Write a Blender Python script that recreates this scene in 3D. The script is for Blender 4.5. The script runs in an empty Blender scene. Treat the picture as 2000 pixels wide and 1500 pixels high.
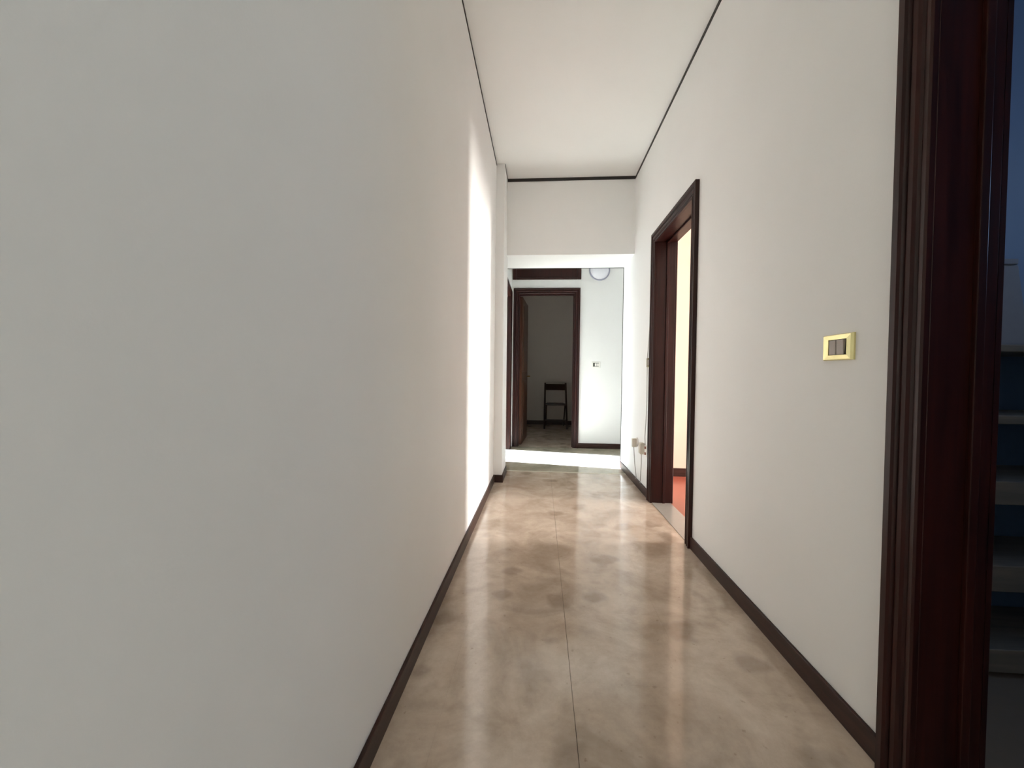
import bpy, bmesh, math, random
from mathutils import Vector, Matrix
random.seed(7)
scene = bpy.context.scene
col = scene.collection
W = 1.35          # corridor width
H = 3.0           # ceiling height

# ------------------------------------------------------------------ camera
YAW, PITCH, ROLL = 0.07258, -0.02203, 0.01143
cd = bpy.data.cameras.new('camera')
cd.sensor_fit = 'HORIZONTAL'; cd.sensor_width = 36.0
cd.lens = 770.0 / 2000.0 * 36.0
cd.clip_start = 0.02; cd.clip_end = 200
cam = bpy.data.objects.new('camera', cd); col.objects.link(cam)
F = Vector((-math.sin(YAW), math.cos(YAW), 0)); R = Vector((math.cos(YAW), math.sin(YAW), 0)); U = Vector((0, 0, 1))
F2 = F*math.cos(PITCH) + U*math.sin(PITCH); U2 = U*math.cos(PITCH) - F*math.sin(PITCH)
R3 = R*math.cos(ROLL) + U2*math.sin(ROLL); U3 = U2*math.cos(ROLL) - R*math.sin(ROLL)
M = Matrix((R3, U3, -F2)).transposed().to_4x4(); M.translation = Vector((0.4389, 0.0, 1.0217))
cam.matrix_world = M
scene.camera = cam

# ------------------------------------------------------------------ view, world, light
vs = scene.view_settings
vs.view_transform = 'Standard'; vs.look = 'None'; vs.exposure = 1.2; vs.gamma = 1.0; vs.use_curve_mapping = False
scene.cycles.max_bounces = 14; scene.cycles.diffuse_bounces = 9; scene.cycles.glossy_bounces = 5
scene.cycles.sample_clamp_indirect = 12.0

world = bpy.data.worlds.new('world'); scene.world = world; world.use_nodes = True
wn = world.node_tree.nodes; wl = world.node_tree.links
bg = wn['Background']
sky = wn.new('ShaderNodeTexSky'); sky.sky_type = 'NISHITA'; sky.sun_disc = False
sky.sun_elevation = math.radians(30); sky.sun_rotation = math.radians(-76)
wl.new(sky.outputs[0], bg.inputs[0]); bg.inputs[1].default_value = 0.12

def light(name, kind, loc, direction, energy, color, size=None, angle=None):
    d = bpy.data.lights.new(name, kind); d.energy = energy; d.color = color
    if size: d.shape = 'RECTANGLE'; d.size, d.size_y = size
    if angle: d.angle = angle
    o = bpy.data.objects.new(name, d); col.objects.link(o); o.location = loc
    o.rotation_euler = Vector(direction).to_track_quat('-Z', 'Z' if kind == 'SUN' else 'Y').to_euler()
    return o
# sun falling through the balcony window of the side room and its doorway into the lobby
light('sun', 'SUN', (-6, 6.5, 4), (1, -0.17, -0.585), 64.0, (0.73, 0.84, 1.0), angle=math.radians(2.5))
# daylight at two windows, then two added fill lamps (each lamp fills its window opening, shining inwards)
light('daylight_balcony', 'AREA', (-2.62, 5.65, 1.25), (1, 0, 0), 28, (0.72, 0.92, 1.0), size=(1.25, 2.3))
light('daylight_red_floor_room', 'AREA', (6.56, 2.87, 1.0), (-1, 0, 0), 80, (1.0, 0.95, 0.90), size=(0.66, 1.9)).data.spread = math.radians(90)
light('fill_rear', 'AREA', (1.37, -3.1, 1.45), (-1, 0, 0), 24, (0.96, 1.0, 0.92), size=(1.9, 1.8))  # added fill behind the viewer, brightens the near corridor walls
light('fill_dark_room', 'AREA', (3.56, .9, 2.0), (-1, 0, 0), 2.3, (0.36, 0.58, 1.0), size=(0.8, 0.5))  # added bluish fill lifting the dark room, no known source

# ------------------------------------------------------------------ materials
def srgb(r, g, b):
    f = lambda c: (c/255/12.92) if c/255 <= .04045 else ((c/255+.055)/1.055)**2.4
    return (f(r), f(g), f(b), 1)
def new_mat(name):
    m = bpy.data.materials.new(name); m.use_nodes = True
    return m, m.node_tree.nodes, m.node_tree.links, m.node_tree.nodes['Principled BSDF']
def mat_plain(name, color, rough=.5, metal=0, spec=.5):
    m, n, l, b = new_mat(name)
    tc = n.new('ShaderNodeTexCoord'); nz = n.new('ShaderNodeTexNoise'); nz.inputs['Scale'].default_value = 40
    mx = n.new('ShaderNodeMix'); mx.data_type = 'RGBA'
    mx.inputs[6].default_value = color; mx.inputs[7].default_value = tuple(c*.9 for c in color[:3])+(1,)
    l.new(tc.outputs['Object'], nz.inputs['Vector']); l.new(nz.outputs[0], mx.inputs[0]); l.new(mx.outputs[2], b.inputs['Base Color'])
    b.inputs['Roughness'].default_value = rough; b.inputs['Metallic'].default_value = metal
    b.inputs['Specular IOR Level'].default_value = spec
    return m
def mat_paint(name, color, color2, rough=.6, bump=.05, spec=.3):
    m, n, l, b = new_mat(name)
    geo = n.new('ShaderNodeNewGeometry')
    nz = n.new('ShaderNodeTexNoise'); nz.inputs['Scale'].default_value = 1.3; nz.inputs['Detail'].default_value = 5
    cr = n.new('ShaderNodeValToRGB'); cr.color_ramp.elements[0].position = .35; cr.color_ramp.elements[1].position = .7
    cr.color_ramp.elements[0].color = color2; cr.color_ramp.elements[1].color = color
    l.new(geo.outputs['Position'], nz.inputs['Vector']); l.new(nz.outputs[0], cr.inputs[0]); l.new(cr.outputs[0], b.inputs['Base Color'])
    n2 = n.new('ShaderNodeTexNoise'); n2.inputs['Scale'].default_value = 160; n2.inputs['Detail'].default_value = 3
    bp = n.new('ShaderNodeBump'); bp.inputs['Strength'].default_value = bump; bp.inputs['Distance'].default_value = .004
    l.new(geo.outputs['Position'], n2.inputs['Vector']); l.new(n2.outputs[0], bp.inputs['Height']); l.new(bp.outputs[0], b.inputs['Normal'])
    b.inputs['Roughness'].default_value = rough; b.inputs['Specular IOR Level'].default_value = spec
    return m
def mat_wood(name, c1, c2, rough=.36, scale=(28, 28, 1.6)):
    m, n, l, b = new_mat(name)
    geo = n.new('ShaderNodeNewGeometry'); mp = n.new('ShaderNodeMapping'); mp.inputs['Scale'].default_value = scale
    nz = n.new('ShaderNodeTexNoise'); nz.inputs['Scale'].default_value = 1.5; nz.inputs['Detail'].default_value = 6; nz.inputs['Distortion'].default_value = .8
    cr = n.new('ShaderNodeValToRGB'); cr.color_ramp.elements[0].position = .3; cr.color_ramp.elements[1].position = .72
    cr.color_ramp.elements[0].color = c1; cr.color_ramp.elements[1].color = c2
    l.new(geo.outputs['Position'], mp.inputs[0]); l.new(mp.outputs[0], nz.inputs['Vector']); l.new(nz.outputs[0], cr.inputs[0]); l.new(cr.outputs[0], b.inputs['Base Color'])
    b.inputs['Roughness'].default_value = rough; b.inputs['Specular IOR Level'].default_value = .28
    return m
def mat_marble(name, base, dark, light_, rough=.10):
    m, n, l, b = new_mat(name)
    geo = n.new('ShaderNodeNewGeometry'); oi = n.new('ShaderNodeObjectInfo')
    # every slab is cut from another place of the stone
    off = n.new('ShaderNodeVectorMath'); off.operation = 'SCALE'
    comb = n.new('ShaderNodeCombineXYZ')
    l.new(oi.outputs['Random'], comb.inputs[2]); l.new(comb.outputs[0], off.inputs[0]); off.inputs['Scale'].default_value = .0
    add = n.new('ShaderNodeVectorMath'); add.operation = 'ADD'
    l.new(geo.outputs['Position'], add.inputs[0]); l.new(off.outputs[0], add.inputs[1])
    n1 = n.new('ShaderNodeTexNoise'); n1.inputs['Scale'].default_value = 3.4; n1.inputs['Detail'].default_value = 7; n1.inputs['Roughness'].default_value = .55; n1.inputs['Distortion'].default_value = .9
    l.new(add.outputs[0], n1.inputs['Vector'])
    c1 = n.new('ShaderNodeValToRGB'); e = c1.color_ramp.elements
    e[0].position = .30; e[0].color = dark; e[1].position = .70; e[1].color = light_
    k = c1.color_ramp.elements.new(.5); k.color = base
    l.new(n1.outputs[0], c1.inputs[0])
    # rounded fossil-like darker blotches
    n2 = n.new('ShaderNodeTexNoise'); n2.inputs['Scale'].default_value = 6; n2.inputs['Detail'].default_value = 2
    l.new(add.outputs[0], n2.inputs['Vector'])
    mv = n.new('ShaderNodeMix'); mv.data_type = 'VECTOR'; mv.inputs[0].default_value = .16
    l.new(add.outputs[0], mv.inputs[4]); l.new(n2.outputs['Color'], mv.inputs[5])
    vo = n.new('ShaderNodeTexVoronoi'); vo.inputs['Scale'].default_value = 5.2; vo.inputs['Randomness'].default_value = 1
    l.new(mv.outputs[1], vo.inputs['Vector'])
    c2 = n.new('ShaderNodeValToRGB'); e = c2.color_ramp.elements
    e[0].position = .22; e[0].color = (.76, .74, .73, 1); e[1].position = .36; e[1].color = (1, 1, 1, 1)
    l.new(vo.outputs['Distance'], c2.inputs[0])
    sel = n.new('ShaderNodeSeparateColor'); l.new(vo.outputs['Color'], sel.inputs[0])
    gt = n.new('ShaderNodeMath'); gt.operation = 'GREATER_THAN'; gt.inputs[1].default_value = .52; l.new(sel.outputs[0], gt.inputs[0])
    mb = n.new('ShaderNodeMix'); mb.data_type = 'RGBA'; mb.blend_type = 'MULTIPLY'
    l.new(gt.outputs[0], mb.inputs[0]); l.new(c1.outputs[0], mb.inputs[6]); l.new(c2.outputs[0], mb.inputs[7])
    # tiny dark pits
    n3 = n.new('ShaderNodeTexNoise'); n3.inputs['Scale'].default_value = 38; n3.inputs['Detail'].default_value = 3
    l.new(add.outputs[0], n3.inputs['Vector'])
    c3 = n.new('ShaderNodeValToRGB'); e = c3.color_ramp.elements
    e[0].position = .22; e[0].color = (.7, .66, .62, 1); e[1].position = .32; e[1].color = (1, 1, 1, 1)
    l.new(n3.outputs[0], c3.inputs[0])
    mc = n.new('ShaderNodeMix'); mc.data_type = 'RGBA'; mc.blend_type = 'MULTIPLY'; mc.inputs[0].default_value = 1
    l.new(mb.outputs[2], mc.inputs[6]); l.new(c3.outputs[0], mc.inputs[7])
    # fine granular mottling
    n4 = n.new('ShaderNodeTexNoise'); n4.inputs['Scale'].default_value = 17; n4.inputs['Detail'].default_value = 8; n4.inputs['Roughness'].default_value = .72
    l.new(add.outputs[0], n4.inputs['Vector'])
    c4 = n.new('ShaderNodeValToRGB'); e = c4.color_ramp.elements
    e[0].position = .32; e[0].color = (.84, .82, .79, 1); e[1].position = .66; e[1].color = (1.0, 1.0, 1.0, 1)
    l.new(n4.outputs[0], c4.inputs[0])
    md = n.new('ShaderNodeMix'); md.data_type = 'RGBA'; md.blend_type = 'MULTIPLY'; md.inputs[0].default_value = 1
    l.new(mc.outputs[2], md.inputs[6]); l.new(c4.outputs[0], md.inputs[7])
    l.new(md.outputs[2], b.inputs['Base Color'])
    mr = n.new('ShaderNodeMapRange'); mr.inputs[3].default_value = rough*.7; mr.inputs[4].default_value = rough*1.6
    l.new(n1.outputs[0], mr.inputs[0]); l.new(mr.outputs[0], b.inputs['Roughness'])
    b.inputs['Specular IOR Level'].default_value = .75
    return m

M_WALL = mat_paint('wall_paint', srgb(237, 237, 236), srgb(233, 233, 232))
M_CEIL = mat_paint('ceiling_paint', srgb(238, 238, 236), srgb(235, 235, 233), rough=.8)
M_CREAM = mat_paint('cream_paint', srgb(206, 188, 170), srgb(202, 184, 166))
M_TAUPE = mat_paint('back_room_paint', srgb(205, 197, 190), srgb(200, 192, 185))
M_WOOD = mat_wood('mahogany', srgb(31, 9, 7), srgb(54, 21, 16))
M_WOODB = mat_wood('baseboard_wood', srgb(40, 21, 17), srgb(62, 37, 30), rough=.4, scale=(4, 4, 30))
M_LEAF = mat_wood('door_leaf_wood', srgb(58, 32, 22), srgb(84, 50, 34))
M_MARBLE = mat_marble('beige_marble', srgb(202, 184, 167), srgb(176, 158, 141), srgb(222, 206, 190))
M_MARBLE2 = mat_marble('lobby_marble', srgb(178, 170, 152), srgb(160, 152, 134), srgb(196, 188, 172))
M_GROUT = mat_plain('grout', srgb(128, 112, 95), .8)
M_STONE = mat_plain('threshold_stone', srgb(158, 154, 147), .22)
M_STRIP = mat_plain('pale_joint_strip', srgb(214, 206, 186), .3)
M_RED = mat_plain('red_floor', srgb(152, 80, 64), .3)
M_DARK = mat_plain('black_strip', srgb(34, 28, 26), .55)
M_GREYM = mat_plain('grey_metal', srgb(92, 92, 90), .45, .3)
M_GOLD = mat_plain('gold_plate', srgb(244, 232, 172), .22, .65)
M_ROCK = mat_plain('grey_rocker', srgb(178, 168, 160), .4)
M_BLACKP = mat_plain('black_plastic', srgb(18, 16, 15), .4)
M_WHITEP = mat_plain('white_plastic', srgb(236, 234, 228), .35)
M_BEIGEP = mat_plain('beige_plastic', srgb(206, 198, 184), .4)
M_CABLE = mat_plain('grey_cable', srgb(168, 165, 160), .5)
M_COPPER = mat_plain('brown_terminal', srgb(150, 96, 74), .5)
M_FROST = mat_plain('frosted_glass', srgb(232, 232, 240), .25)
M_CHROME = mat_plain('grey_rim', srgb(168, 168, 186), .4, .2)
M_CHAIR = mat_wood('dark_chair_wood', srgb(40, 24, 20), srgb(60, 38, 30))
M_BRASS = mat_plain('brass', srgb(110, 84, 48), .45, .8)
M_WFRAME = mat_plain('window_white', srgb(225, 225, 220), .4)
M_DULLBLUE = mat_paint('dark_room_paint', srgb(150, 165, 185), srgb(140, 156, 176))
M_SHELF = mat_wood('shelf_board', srgb(112, 104, 94), srgb(134, 124, 110), rough=.5, scale=(2, 20, 20))
M_SHELFB = mat_plain('shelf_back', srgb(84, 104, 126), .6)
M_GREYBOX = mat_plain('grey_card', srgb(150, 150, 156), .6)

# ------------------------------------------------------------------ helpers
def tag(o, label, cat, group=None, kind=None):
    o['label'] = label; o['category'] = cat
    if group: o['group'] = group
    if kind: o['kind'] = kind
    return o
def empty(name, loc, label, cat, group=None, kind=None):
    o = bpy.data.objects.new(name, None); o.empty_display_size = .05; o.location = loc; col.objects.link(o)
    return tag(o, label, cat, group, kind)
def link_mesh(name, bm, mat, parent=None, smooth=False):
    bmesh.ops.recalc_face_normals(bm, faces=bm.faces)
    if parent: bmesh.ops.translate(bm, verts=bm.verts, vec=-Vector(parent_world(parent)))
    me = bpy.data.meshes.new(name); bm.to_mesh(me); bm.free()
    if smooth:
        for p in me.polygons: p.use_smooth = True
    me.materials.append(mat)
    o = bpy.data.objects.new(name, me); col.objects.link(o)
    if parent: o.parent = parent
    return o
def parent_world(p):
    v = Vector(p.location)
    while p.parent: p = p.parent; v += Vector(p.location)
    return v
def add_box(bm, b, bevel=0):
    x0, x1, y0, y1, z0, z1 = b
    t = bmesh.new()
    bmesh.ops.create_cube(t, size=1)
    for v in t.verts: v.co = Vector(((x0+x1)/2 + v.co.x*(x1-x0), (y0+y1)/2 + v.co.y*(y1-y0), (z0+z1)/2 + v.co.z*(z1-z0)))
    if bevel: bmesh.ops.bevel(t, geom=t.edges[:], offset=bevel, segments=2, affect='EDGES', profile=.5)
    me = bpy.data.meshes.new('t'); t.to_mesh(me); t.free(); bm.from_mesh(me); bpy.data.meshes.remove(me)
def box(name, b, mat, parent=None, bevel=0):
    bm = bmesh.new(); add_box(bm, b, bevel); return link_mesh(name, bm, mat, parent)
def boxes(name, bs, mat, parent=None, bevel=0):
    bm = bmesh.new()
    for b in bs: add_box(bm, b, bevel)
    return link_mesh(name, bm, mat, parent)
def struct(name, bs, mat, label, cat, bevel=0):
    return tag(boxes(name, bs if isinstance(bs, list) else [bs], mat, None, bevel), label, cat, kind='structure')
def tube(name, pts, r, mat, parent=None, segs=8):
    # smooth tube through points (Catmull-Rom)
    P = [Vector(p) for p in pts]; path = []
    for i in range(len(P)-1):
        a, b_, c, d = P[max(i-1, 0)], P[i], P[i+1], P[min(i+2, len(P)-1)]
        for k in range(6):
            t = k/6
            path.append(.5*((2*b_) + (c-a)*t + (2*a-5*b_+4*c-d)*t*t + (3*b_-a-3*c+d)*t**3))
    path.append(P[-1])
    bm = bmesh.new(); rings = []
    for i, p in enumerate(path):
        d = (path[min(i+1, len(path)-1)] - path[max(i-1, 0)]).normalized()
        s = d.cross(Vector((0, 1, .13))).normalized(); u = d.cross(s)
        rings.append([bm.verts.new(p + s*r*math.cos(2*math.pi*k/segs) + u*r*math.sin(2*math.pi*k/segs)) for k in range(segs)])
    for i in range(len(rings)-1):
        for k in range(segs): bm.faces.new((rings[i][k], rings[i][(k+1) % segs], rings[i+1][(k+1) % segs], rings[i+1][k]))
    bm.faces.new(rings[0]); bm.faces.new(rings[-1][::-1])
    return link_mesh(name, bm, mat, parent, True)
def lathe(name, prof, origin, axis, mat, parent=None, segs=40):
    # prof: (radius, height) pairs; axis: unit vector of the height
    ax = Vector(axis).normalized(); s = ax.orthogonal().normalized(); u = ax.cross(s)
    bm = bmesh.new(); rings = []
    for r, h in prof:
        c = Vector(origin) + ax*h
        if r < 1e-6: rings.append([bm.verts.new(c)])
        else: rings.append([bm.verts.new(c + s*r*math.cos(2*math.pi*k/segs) + u*r*math.sin(2*math.pi*k/segs)) for k in range(segs)])
    for a, b_ in zip(rings, rings[1:]):
        for k in range(segs):
            if len(a) == 1 and len(b_) == 1: continue
            if len(a) == 1: bm.faces.new((a[0], b_[k], b_[(k+1) % segs]))
            elif len(b_) == 1: bm.faces.new((a[k], a[(k+1) % segs], b_[0]))
            else: bm.faces.new((a[k], a[(k+1) % segs], b_[(k+1) % segs], b_[k]))
    return link_mesh(name, bm, mat, parent, True)

# ------------------------------------------------------------------ door frames
PROFILE = [(0, 0), (0, .012), (.004, .016), (.011, .016), (.015, .010), (.022, .010), (.026, .015), (.033, .019), (.043, .020),
           (.048, .013), (.054, .013), (.058, .020), (.064, .024), (.080, .024), (.080, 0)]
def moulding(name, ends, mat, parent):
    """ends: function (u, v) -> (start point, end point) of the extruded profile"""
    bm = bmesh.new(); A = []; B = []
    for u, v in PROFILE:
        a, b_ = ends(u, v); A.append(bm.verts.new(a)); B.append(bm.verts.new(b_))
    n = len(A)
    for i in range(n): bm.faces.new((A[i], A[(i+1) % n], B[(i+1) % n], B[i]))
    bm.faces.new(A[::-1]); bm.faces.new(B)
    return link_mesh(name, bm, mat, parent)
def door_frame(name, axis, a0, a1, h, c0, c1, label, mat=M_WOOD, faces=(0, 1), stop=None, lining=(0, 0)):
    """axis: 'x' or 'y', the direction the opening runs in; c0..c1 the wall's two faces on the other axis"""
    def P(a, c, z): return (a, c, z) if axis == 'x' else (c, a, z)
    root = empty(name, P((a0+a1)/2, (c0+c1)/2, 0), label, 'door', kind='structure')
    def bx(nm, A0, A1, C0, C1, z0, z1, bevel=.002):
        b = (A0, A1, C0, C1, z0, z1) if axis == 'x' else (C0, C1, A0, A1, z0, z1)
        return box(nm, b, mat, root, bevel)
    d0, d1 = c0-lining[0], c1+lining[1]
    bx('jamb', a0-.02, a0, d0, d1, 0, h); bx('jamb', a1, a1+.02, d0, d1, 0, h); bx('head_jamb', a0-.02, a1+.02, d0, d1, h, h+.02)
    if stop:
        s0, s1 = stop
        bx('stop_strip', a0, a0+.012, s0, s1, 0, h-.012); bx('stop_strip', a1-.012, a1, s0, s1, 0, h-.012); bx('stop_strip', a0, a1, s0, s1, h-.012, h)
    for f in faces:
        c, s = ((c0-lining[0], -1), (c1+lining[1], 1))[f]
        moulding('architrave', lambda u, v: (P(a0-u+.0, c+s*v, 0), P(a0-u, c+s*v, h+u)), mat, root)
        moulding('architrave', lambda u, v: (P(a1+u, c+s*v, 0), P(a1+u, c+s*v, h+u)), mat, root)
        moulding('head_architrave', lambda u, v: (P(a0-u, c+s*v, h+u), P(a1+u, c+s*v, h+u)), mat, root)
    return root

# ------------------------------------------------------------------ floor
floor = tag(box('floor', (-2.7, 6.7, -5.1, 8.4, -.08, -.012), M_GROUT), 'beige marble floor of the corridor and lobby laid in large polished tiles', 'floor', kind='structure')
tile_cache = {}
def tile(x0, x1, y0, y1, mat, g=.00008):
    dx, dy = round(x1-x0-2*g, 4), round(y1-y0-2*g, 4)
    key = (dx, dy, mat.name)
    if key not in tile_cache:
        bm = bmesh.new(); add_box(bm, (-dx/2, dx/2, -dy/2, dy/2, -.012, 0))
        me = bpy.data.meshes.new('tile'); bm.to_mesh(me); bm.free(); me.materials.append(mat); tile_cache[key] = me
    o = bpy.data.objects.new('tile', tile_cache[key]); col.objects.link(o)
    o.location = ((x0+x1)/2, (y0+y1)/2, 0); o.parent = floor
def lay(x0, x1, y0, y1, ox, oy, mat, s=.40):
    xs = sorted({x0, x1, *[ox+s*k for k in range(-20, 40) if x0+.01 < ox+s*k < x1-.01]})
    ys = sorted({y0, y1, *[oy+s*k for k in range(-20, 40) if y0+.01 < oy+s*k < y1-.01]})
    for a, b_ in zip(xs, xs[1:]):
        for c, d in zip(ys, ys[1:]):
            e = .0006 if abs(a-.553) < .001 else 0
            tile(a+e, b_-(.0006 if abs(b_-.553) < .001 else 0), c, d, mat)
lay(0, W, -5.0, 4.175, .553, .11, M_MARBLE)
box('threshold_strip', (0.01, W, 4.176, 4.204, -.012, .0015), M_STRIP, floor)
lay(.01, 3.0, 4.205, 5.634, .553, 4.205, M_MARBLE2)
lay(-.6, 2.0, 5.634, 8.264, .553, 5.634, M_MARBLE)
struct('floor_red', (1.50, 6.62, 2.2, 4.16, -.012, .001), M_RED, 'red floor of the sunlit room beyond the corridor doorway', 'floor')
struct('floor_dark', (1.50, 3.6, -.3, 2.1, -.012, 0), M_GROUT, 'dark floor of the unlit room beside the near doorway', 'floor')
struct('floor_side', (-2.6, .0095, 4.21, 6.6, -.012, 0), M_MARBLE2, 'pale floor of the side room left of the lobby', 'floor')
struct('threshold_right', (W+.001, 1.50, 2.48, 3.25, -.012, .003), M_STONE, 'grey stone door sill between the corridor and the red floor', 'door sill')
struct('ceiling', (-2.8, 6.8, -5.2, 8.5, H, H+.1), M_CEIL, 'plain off-white ceiling over the corridor', 'ceiling')

# ------------------------------------------------------------------ walls
HOLE = 2.12
struct('wall_left', (-.12, 0, -5.1, 4.2, 0, H), M_WALL, 'long bare off-white wall along the left of the corridor', 'wall')
struct('pillar', (0, .08, 3.72, 4.12, 0, H), M_WALL, 'narrow off-white pilaster at the end of the left corridor wall', 'pillar')
struct('lintel', (.01, W, 4.01, 4.5, 2.238, H), M_WALL, 'off-white beam over the passage from corridor to lobby', 'beam')
struct('wall_right', [(W, 1.48, -5.1, -4.1, 0, H), (W, 1.48, -4.1, -2.1, 0, .5), (W, 1.48, -4.1, -2.1, 2.4, H), (W, 1.48, -2.1, .18, 0, H), (W, 1.48, 1.02, 2.46, 0, H), (W, 1.48, 3.27, 4.5, 0, H),
                      (W, 1.48, .18, 1.02, HOLE, H), (W, 1.48, 2.46, 3.27, HOLE, H)], M_WALL, 'off-white right wall of the corridor with two doorways', 'wall')
struct('wall_rear', (0, W, -5.1, -5.0, 0, H), M_WALL, 'end wall of the corridor behind the viewer', 'wall')
struct('wall_back', [(-.2, .10, 5.634, 5.754, 0, H), (.92, 3.1, 5.634, 5.754, 0, H), (.10, .92, 5.634, 5.754, 2.20, H)], M_WALL, 'bright white lobby wall facing the corridor around the far doorway', 'wall')
struct('wall_lobby_left', [(-.11, .01, 4.2, 4.62, 0, H), (-.11, .01, 5.42, 5.634, 0, H), (-.11, .01, 4.62, 5.42, 2.12, H)], M_WALL, 'narrow white left wall of the lobby around a side doorway', 'wall')
struct('wall_lobby_right', (3.0, 3.1, 4.5, 5.634, 0, H), M_WALL, 'white wall closing the lobby on the right', 'wall')
struct('wall_divider', (1.48, 6.7, 4.3, 4.5, 0, H), M_WALL, 'white wall on the right side of the lobby', 'wall')
struct('wall_red_room_end', (1.48, 6.7, 4.16, 4.3, 0, H), M_CREAM, 'cream wall of the red-floored room seen through the right doorway', 'wall')
struct('wall_partition', (1.48, 6.7, 2.1, 2.2, 0, H), M_WALL, 'partition between the dark room and the red-floored room', 'wall')
struct('wall_red_room', [(6.6, 6.7, 2.2, 2.54, 0, H), (6.6, 6.7, 3.20, 4.16, 0, H), (6.6, 6.7, 2.54, 3.20, 0, .04), (6.6, 6.7, 2.54, 3.20, 1.96, H)], M_CREAM, 'outer wall of the red-floored room with its window', 'wall')
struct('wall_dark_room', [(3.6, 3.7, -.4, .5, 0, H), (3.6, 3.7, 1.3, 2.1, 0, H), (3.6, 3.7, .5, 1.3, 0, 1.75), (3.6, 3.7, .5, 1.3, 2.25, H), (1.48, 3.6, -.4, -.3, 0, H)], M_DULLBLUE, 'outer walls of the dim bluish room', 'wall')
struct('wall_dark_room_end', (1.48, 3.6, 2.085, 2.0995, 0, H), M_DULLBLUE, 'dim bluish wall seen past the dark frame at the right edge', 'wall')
struct('wall_side_room', [(-2.7, -.12, 3.9, 4.0, 0, H), (-2.7, -.2, 6.6, 6.7, 0, H), (-2.7, -2.6, 4.0, 5.0, 0, H), (-2.7, -2.6, 6.3, 6.6, 0, H), (-2.7, -2.6, 5.0, 6.3, 2.4, H),
                          (-.2, -.1, 5.754, 6.6, 0, H)], M_WALL, 'walls of the sunlit side room left of the lobby', 'wall')
struct('wall_back_room', [(-.7, -.6, 6.7, 8.364, 0, H), (2.0, 2.1, 5.754, 8.364, 0, H), (-.6, 2.0, 8.264, 8.364, 0, H)], M_TAUPE, 'far wall of the unlit room behind the folding chair', 'wall')

# windows of the rooms around (out of the frame): casement frames in the openings, two added for fill lamps
def window(name, axis, a0, a1, z0, z1, c, label):
    P = (lambda A0, A1, Z0, Z1: (A0, A1, c-.025, c+.025, Z0, Z1)) if axis == 'x' else (lambda A0, A1, Z0, Z1: (c-.025, c+.025, A0, A1, Z0, Z1))
    r = empty(name, ((a0+a1)/2, c, z0) if axis == 'x' else (c, (a0+a1)/2, z0), label, 'window', kind='structure')
    t = .04
    for b in (P(a0, a0+t, z0, z1), P(a1-t, a1, z0, z1), P(a0+t, a1-t, z0, z0+t), P(a0+t, a1-t, z1-t, z1), P((a0+a1)/2-.02, (a0+a1)/2+.02, z0+t, z1-t)):
        box('window_frame', b, M_WFRAME, r, .003)
window('added_window_1', 'y', -4.1, -2.1, .5, 2.4, 1.43, 'added unseen white window behind the viewer, holding the rear fill lamp')  # unseen opening added around the rear fill lamp
window('window_2', 'y', 2.54, 3.20, .04, 1.96, 6.65, 'narrow white window of the red-floored room')
window('window_3', 'y', 5.0, 6.3, 0, 2.4, -2.66, 'tall white balcony window of the side room')
window('added_window_4', 'y', .5, 1.3, 1.75, 2.25, 3.65, 'added unseen small window holding the fill lamp of the dim bluish room')  # unseen opening added around the bluish fill lamp

# ------------------------------------------------------------------ doors
door_frame('door_1', 'y', .20, 1.00, 2.10, W, 1.48, 'dark mahogany door frame filling the right edge of the view', stop=(1.44, 1.46), lining=(0, .015))
door_frame('door_2', 'y', 2.48, 3.25, 2.10, W, 1.48, 'dark mahogany door frame around the bright red-floored room', stop=(1.43, 1.45), lining=(0, .02))
d3 = door_frame('door_3', 'x', .12, .90, 2.18, 5.634, 5.754, 'reddish brown door frame at the far end with its leaf open inwards', stop=(5.68, 5.70))
# open leaf, hinged at the left jamb, swung into the unlit room
leaf_root = Vector((.125, 5.76, 0)); ang = math.radians(86)
def leaf_pt(a, t, z): return Vector((leaf_root.x + a*math.cos(ang) + t*math.sin(ang), leaf_root.y + a*math.sin(ang) - t*math.cos(ang), z))
def leaf_box(name, a0, a1, t0, t1, z0, z1, mat, parent):
    bm = bmesh.new(); add_box(bm, (a0, a1, t0, t1, z0, z1), .002)
    for v in bm.verts: v.co = leaf_pt(v.co.x, v.co.y, v.co.z)
    return link_mesh(name, bm, mat, parent)
leaf = leaf_box('door_leaf', 0, .77, 0, .04, .01, 2.165, M_LEAF, d3)
for z0, z1 in ((.12, .95), (1.08, 2.05)): leaf_box('raised_panel', .12, .65, .04, .048, z0, z1, M_LEAF, leaf)
leaf_box('door_handle', .68, .72, .04, .09, 1.0, 1.02, M_BRASS, leaf)
door_frame('door_4', 'y', 4.64, 5.40, 2.10, -.11, .01, 'dark brown door frame on the lobby left wall seen edge-on', stop=(-.04, -.02))

# dark transom panel above the far door
tr = empty('transom_panel', (.506, 5.634, 2.38), 'dark brown transom panel above the far door', 'panel')
box('panel', (.055, .955, 5.622, 5.634, 2.41, 2.74), M_WOOD, tr)
for b in ((.025, .075, 5.606, 5.634, 2.38, 2.78), (.938, .988, 5.606, 5.634, 2.38, 2.78), (.075, .938, 5.606, 5.634, 2.38, 2.405), (.075, .938, 5.606, 5.634, 2.74, 2.78)):
    box('frame_rail', b, M_WOOD, tr, .004)

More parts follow.
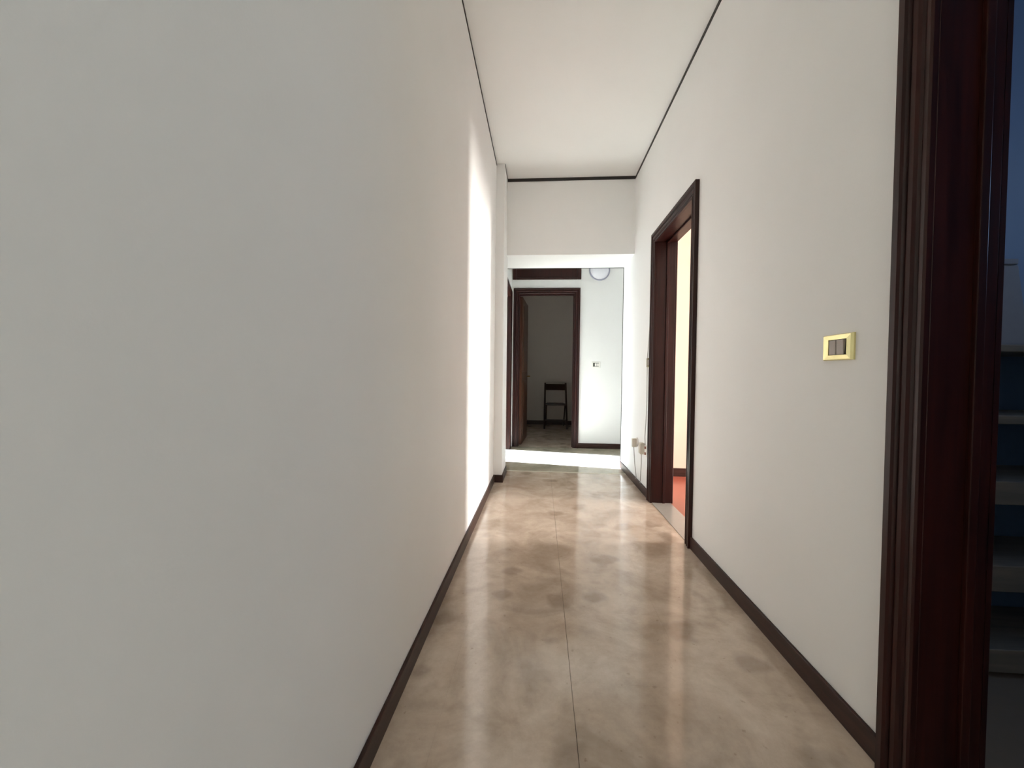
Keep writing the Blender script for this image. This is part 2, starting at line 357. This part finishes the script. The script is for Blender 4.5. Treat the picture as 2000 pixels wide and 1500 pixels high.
# ------------------------------------------------------------------ baseboards and trims
def bb(name, b, label): tag(box(name, b, M_WOODB, None, .003), label, 'baseboard', kind='structure')
BH, BT = .072, .012
bb('baseboard_left', (0, BT, -5.0, 3.72, 0, BH), 'dark wood baseboard along the long left wall')
bb('baseboard_pillar', (BT, .08+BT, 3.72-BT, 3.72, 0, BH), 'short dark baseboard across the front of the pilaster')
bb('baseboard_pillar_side', (.08, .08+BT, 3.72, 4.12, 0, BH), 'dark baseboard on the passage side of the pilaster')
bb('baseboard_right', (W-BT, W, 1.08, 2.40, 0, BH), 'dark baseboard on the right wall between the two doorways')
bb('baseboard_right_far', (W-BT, W, 3.33, 4.5, 0, BH), 'dark baseboard on the right wall below the sockets')
bb('baseboard_back', (.98, 3.0, 5.634-BT, 5.634, 0, BH), 'reddish brown baseboard under the white lobby wall')
bb('baseboard_red_room', (1.50, 6.6, 4.16-BT, 4.16, 0, .085), 'dark baseboard across the red-floored room')
bb('baseboard_back_room', (-.6, 2.0, 8.264-BT, 8.264, 0, .085), 'dark baseboard behind the folding chair')
def tr_(name, b, m, label): tag(box(name, b, m), label, 'trim', kind='structure')
tr_('trim_1', (W-.005, W, -5.0, 4.01, H-.020, H), M_DARK, 'thin black strip along the top of the right wall')
tr_('trim_2', (.08, W-.005, 4.003, 4.01, H-.028, H), M_DARK, 'thin black strip along the top of the end beam')
tr_('trim_3', (0, .004, -5.0, 3.72, H-.014, H), M_DARK, 'thin dark strip along the top of the left wall')
tr_('trim_4', (.08, .083, 3.72, 4.003, H-.014, H), M_DARK, 'short dark strip on top of the pilaster side')
tr_('trim_5', (.01, W, 4.5, 4.507, 2.232, 2.238), M_GREYM, 'thin dark grey strip along the rear edge of the beam')  # dark line along the rear edges, built as thin strips
tr_('trim_6', (W-.006, W, 4.5, 4.507, .0, 2.232), M_GREYM, 'thin dark grey upright strip on the rear edge of the right wall')

# ------------------------------------------------------------------ wall fittings
def plate_ring(bm, outer, inner, h_out, h_mid, h_in, place):
    """bevelled rectangular frame; outer/inner = half sizes (a, z); place(a, h, z) -> point"""
    def ring(a, z, h): return [bm.verts.new(place(sa*a, h, sz*z)) for sa, sz in ((-1, -1), (1, -1), (1, 1), (-1, 1))]
    ma, mz = (outer[0]*.80+inner[0]*.20), (outer[1]*.80+inner[1]*.20)
    rs = [ring(*outer, 0), ring(*outer, h_out), ring(ma, mz, h_mid), ring(*inner, h_in), ring(*inner, .001)]
    for p, q in zip(rs, rs[1:]):
        for k in range(4): bm.faces.new((p[k], p[(k+1) % 4], q[(k+1) % 4], q[k]))
def gold_switch(y, z, label):
    r = empty('light_switch', (W, y, z), label, 'light switch', 'gold light switches on the right wall')
    place = lambda a, h, zz: (W-h, y+a, z+zz)
    bm = bmesh.new(); plate_ring(bm, (.060, .040), (.037, .024), .005, .011, .009, place); link_mesh('cover_plate', bm, M_GOLD, r)
    box('backing', (W-.002, W, y-.040, y+.040, z-.026, z+.026), M_BLACKP, r)
    for y0, y1, tilt in ((.008, .034, .0), (-.024, .004, .004)):
        bm = bmesh.new(); add_box(bm, (W-.0085, W-.002, y+y0, y+y1, z-.0225, z+.0225), .001)
        for v in bm.verts:
            if v.co.x < W-.005: v.co.x -= tilt*(v.co.z-z)/.0225 * .6
            v.co.y -= (v.co.z-z)*.10*(1 if tilt else 0)
        link_mesh('rocker', bm, M_ROCK, r)
gold_switch(1.277, 1.119, 'gold-framed light switch with two grey rockers beside the near mahogany frame')
gold_switch(3.395, 1.143, 'small gold-framed switch seen edge-on beside the far jamb of the right doorway')

r = empty('wall_switch', (1.213, 5.634, 1.184), 'white switch plate with one black key on the lobby wall', 'light switch')
bm = bmesh.new(); plate_ring(bm, (.060, .042), (.040, .027), .003, .010, .008, lambda a, h, zz: (1.213+a, 5.634-h, 1.184+zz)); link_mesh('cover_plate', bm, M_WHITEP, r)
box('backing', (1.171, 1.255, 5.632, 5.634, 1.154, 1.214), M_GREYM, r)
box('black_key', (1.174, 1.192, 5.624, 5.632, 1.158, 1.210), M_BLACKP, r, .001)
for x0 in (1.196, 1.226): box('white_key', (x0, x0+.026, 5.624, 5.632, 1.164, 1.204), M_WHITEP, r, .001)

# round frosted wall lamp above the switch, half hidden by the beam
r = empty('wall_lamp', (1.238, 5.634, 2.50), 'round frosted glass wall lamp with grey rim, half hidden by the beam', 'lamp')
lathe('base', [(0, 0), (.130, 0), (.130, .025), (0, .025)], (1.238, 5.634, 2.50), (0, -1, 0), M_WHITEP, r)
lathe('rim', [(.126, .02), (.140, .02), (.145, .03), (.140, .042), (.128, .042), (.126, .02)], (1.238, 5.634, 2.50), (0, -1, 0), M_CHROME, r)
lathe('glass_shade', [(.128, .035), (.124, .048), (.108, .066), (.08, .082), (.045, .092), (0, .096)], (1.238, 5.634, 2.50), (0, -1, 0), M_FROST, r)

# sockets and cords low on the right wall
r = empty('wall_socket', (W, 3.76, .405), 'white round socket with plug near the baseboard, left of the pair', 'socket')
lathe('socket_plate', [(0, 0), (.042, 0), (.042, .008), (.036, .012), (0, .012)], (W, 3.76, .41), (-1, 0, 0), M_WHITEP, r)
p = empty('plug', (W-.012, 3.75, .40), 'grey-white plug with a cord hanging from the round socket', 'plug')
box('plug_body', (W-.052, W-.012, 3.732, 3.768, .365, .445), M_BEIGEP, p, .006)
tube('cord', [(W-.035, 3.75, .368), (W-.030, 3.75, .30), (W-.022, 3.748, .20), (W-.012, 3.735, .09), (W-.017, 3.73, .074)], .0035, M_CABLE, p)
r = empty('telephone_socket', (W, 3.53, .395), 'beige box-shaped telephone socket beside the doorway, right of the round one', 'socket')
box('socket_body', (W-.038, W, 3.495, 3.555, .345, .442), M_BEIGEP, r, .005)
box('socket_lid', (W-.042, W-.038, 3.502, 3.548, .353, .434), M_BEIGEP, r, .001)
tube('cord', [(W-.020, 3.525, .347), (W-.018, 3.53, .27), (W-.016, 3.55, .19), (W-.014, 3.57, .10), (W-.017, 3.575, .074)], .0035, M_CABLE, r)
r = empty('junction_box', (W, 3.405, .40), 'small white junction box with loose brown terminals tight against the door frame', 'junction box')
box('box_body', (W-.016, W, 3.378, 3.428, .345, .445), M_WHITEP, r, .003)
for z in (.36, .41): box('terminal', (W-.026, W-.016, 3.392, 3.412, z, z+.022), M_COPPER, r, .003)
tag(tube('thin_cable', [(W-.006, 3.352, 2.16), (W-.007, 3.354, 1.98), (W-.008, 3.358, 1.75), (W-.010, 3.368, 1.5), (W-.014, 3.380, 1.30), (W-.019, 3.392, 1.19), (W-.019, 3.394, 1.08), (W-.016, 3.398, .95),
                        (W-.014, 3.402, .8), (W-.016, 3.41, .65), (W-.022, 3.412, .52), (W-.020, 3.405, .44)], .003, M_CABLE), 'thin grey cable hanging down the wall beside the right doorway frame', 'cable')

# ------------------------------------------------------------------ folding chair in the unlit room
CX, CY = .735, 7.83
ch = empty('folding_chair', (CX, CY, 0), 'dark wooden folding chair standing in the unlit far room', 'chair')
def bar(name, p, q, w, t, mat, parent):
    p, q = Vector(p), Vector(q); d = (q-p); L = d.length; d.normalize()
    s = Vector((1, 0, 0)); u = d.cross(s).normalized()
    bm = bmesh.new(); add_box(bm, (-w/2, w/2, -t/2, t/2, 0, L), .003)
    for v in bm.verts: v.co = p + s*v.co.x + u*v.co.y + d*v.co.z
    return link_mesh(name, bm, mat, parent)
for sx in (-1, 1):
    bar('leg', (CX+sx*.215, CY-.27, 0), (CX+sx*.205, CY+.15, .875), .034, .036, M_CHAIR, ch)   # runs from front foot to back top
    bar('leg', (CX+sx*.180, CY+.30, 0), (CX+sx*.180, CY-.16, .462), .024, .030, M_CHAIR, ch)   # rear leg up to the seat front
bm = bmesh.new(); add_box(bm, (CX-.168, CX+.168, CY-.20, CY+.19, .458, .482), .008); link_mesh('seat', bm, M_CHAIR, ch)
box('seat_front_rail', (CX-.195, CX+.195, CY-.225, CY-.20, .452, .495), M_CHAIR, ch, .004)
bm = bmesh.new(); add_box(bm, (CX-.195, CX+.195, 0, .020, .735, .855))
bmesh.ops.subdivide_edges(bm, edges=[e for e in bm.edges if abs((e.verts[0].co-e.verts[1].co).x) > .1], cuts=8)
for v in bm.verts: v.co.y += CY+.085 + (v.co.z-.735)*.47 + .03*(1-((v.co.x-CX)/.195)**2)
link_mesh('backrest', bm, M_CHAIR, ch)
box('stretcher', (CX-.20, CX+.20, CY-.205, CY-.185, .15, .18), M_CHAIR, ch, .003)
box('stretcher', (CX-.18, CX+.18, CY+.20, CY+.22, .08, .11), M_CHAIR, ch, .003)

# ------------------------------------------------------------------ shelving in the dim bluish room
sh = empty('shelving_unit', (2.3, 1.6, 0), 'open shelving with pale shelf edges in the dim room at the right edge', 'shelf')
X0, X1, Y0, Y1 = 1.80, 2.80, 1.45, 1.75
box('side_panel', (X0, X0+.02, Y0+.02, Y1, 0, 1.12), M_SHELFB, sh); box('side_panel', (X1-.02, X1, Y0+.02, Y1, 0, 1.12), M_SHELFB, sh)
box('back_panel', (X0+.02, X1-.02, Y1-.012, Y1, 0, 1.12), M_SHELFB, sh)
for z0, z1 in ((.875, .905), (.60, .68), (.30, .39), (.02, .10)):
    box('shelf_board', (X0+.02, X1-.02, Y0, Y1-.012, z0, z1), M_SHELF, sh, .003)
box('top_board', (X0, X1, Y0, Y1, 1.12, 1.145), M_SHELF, sh, .003)
sb = empty('storage_box', (2.02, 1.60, 1.145), 'dim grey box standing on top of the shelving', 'box')
bm = bmesh.new(); add_box(bm, (1.86, 2.10, 1.48, 1.70, 1.145, 1.42), .004)
for v in bm.verts: v.co.x = 2.0 + (v.co.x-2.0)*(1.10-.45*(v.co.z-1.145)/.275)
link_mesh('box_body', bm, M_GREYBOX, sb)
box('box_lid', (1.91, 2.06, 1.475, 1.705, 1.42, 1.44), M_GREYBOX, sb, .003)
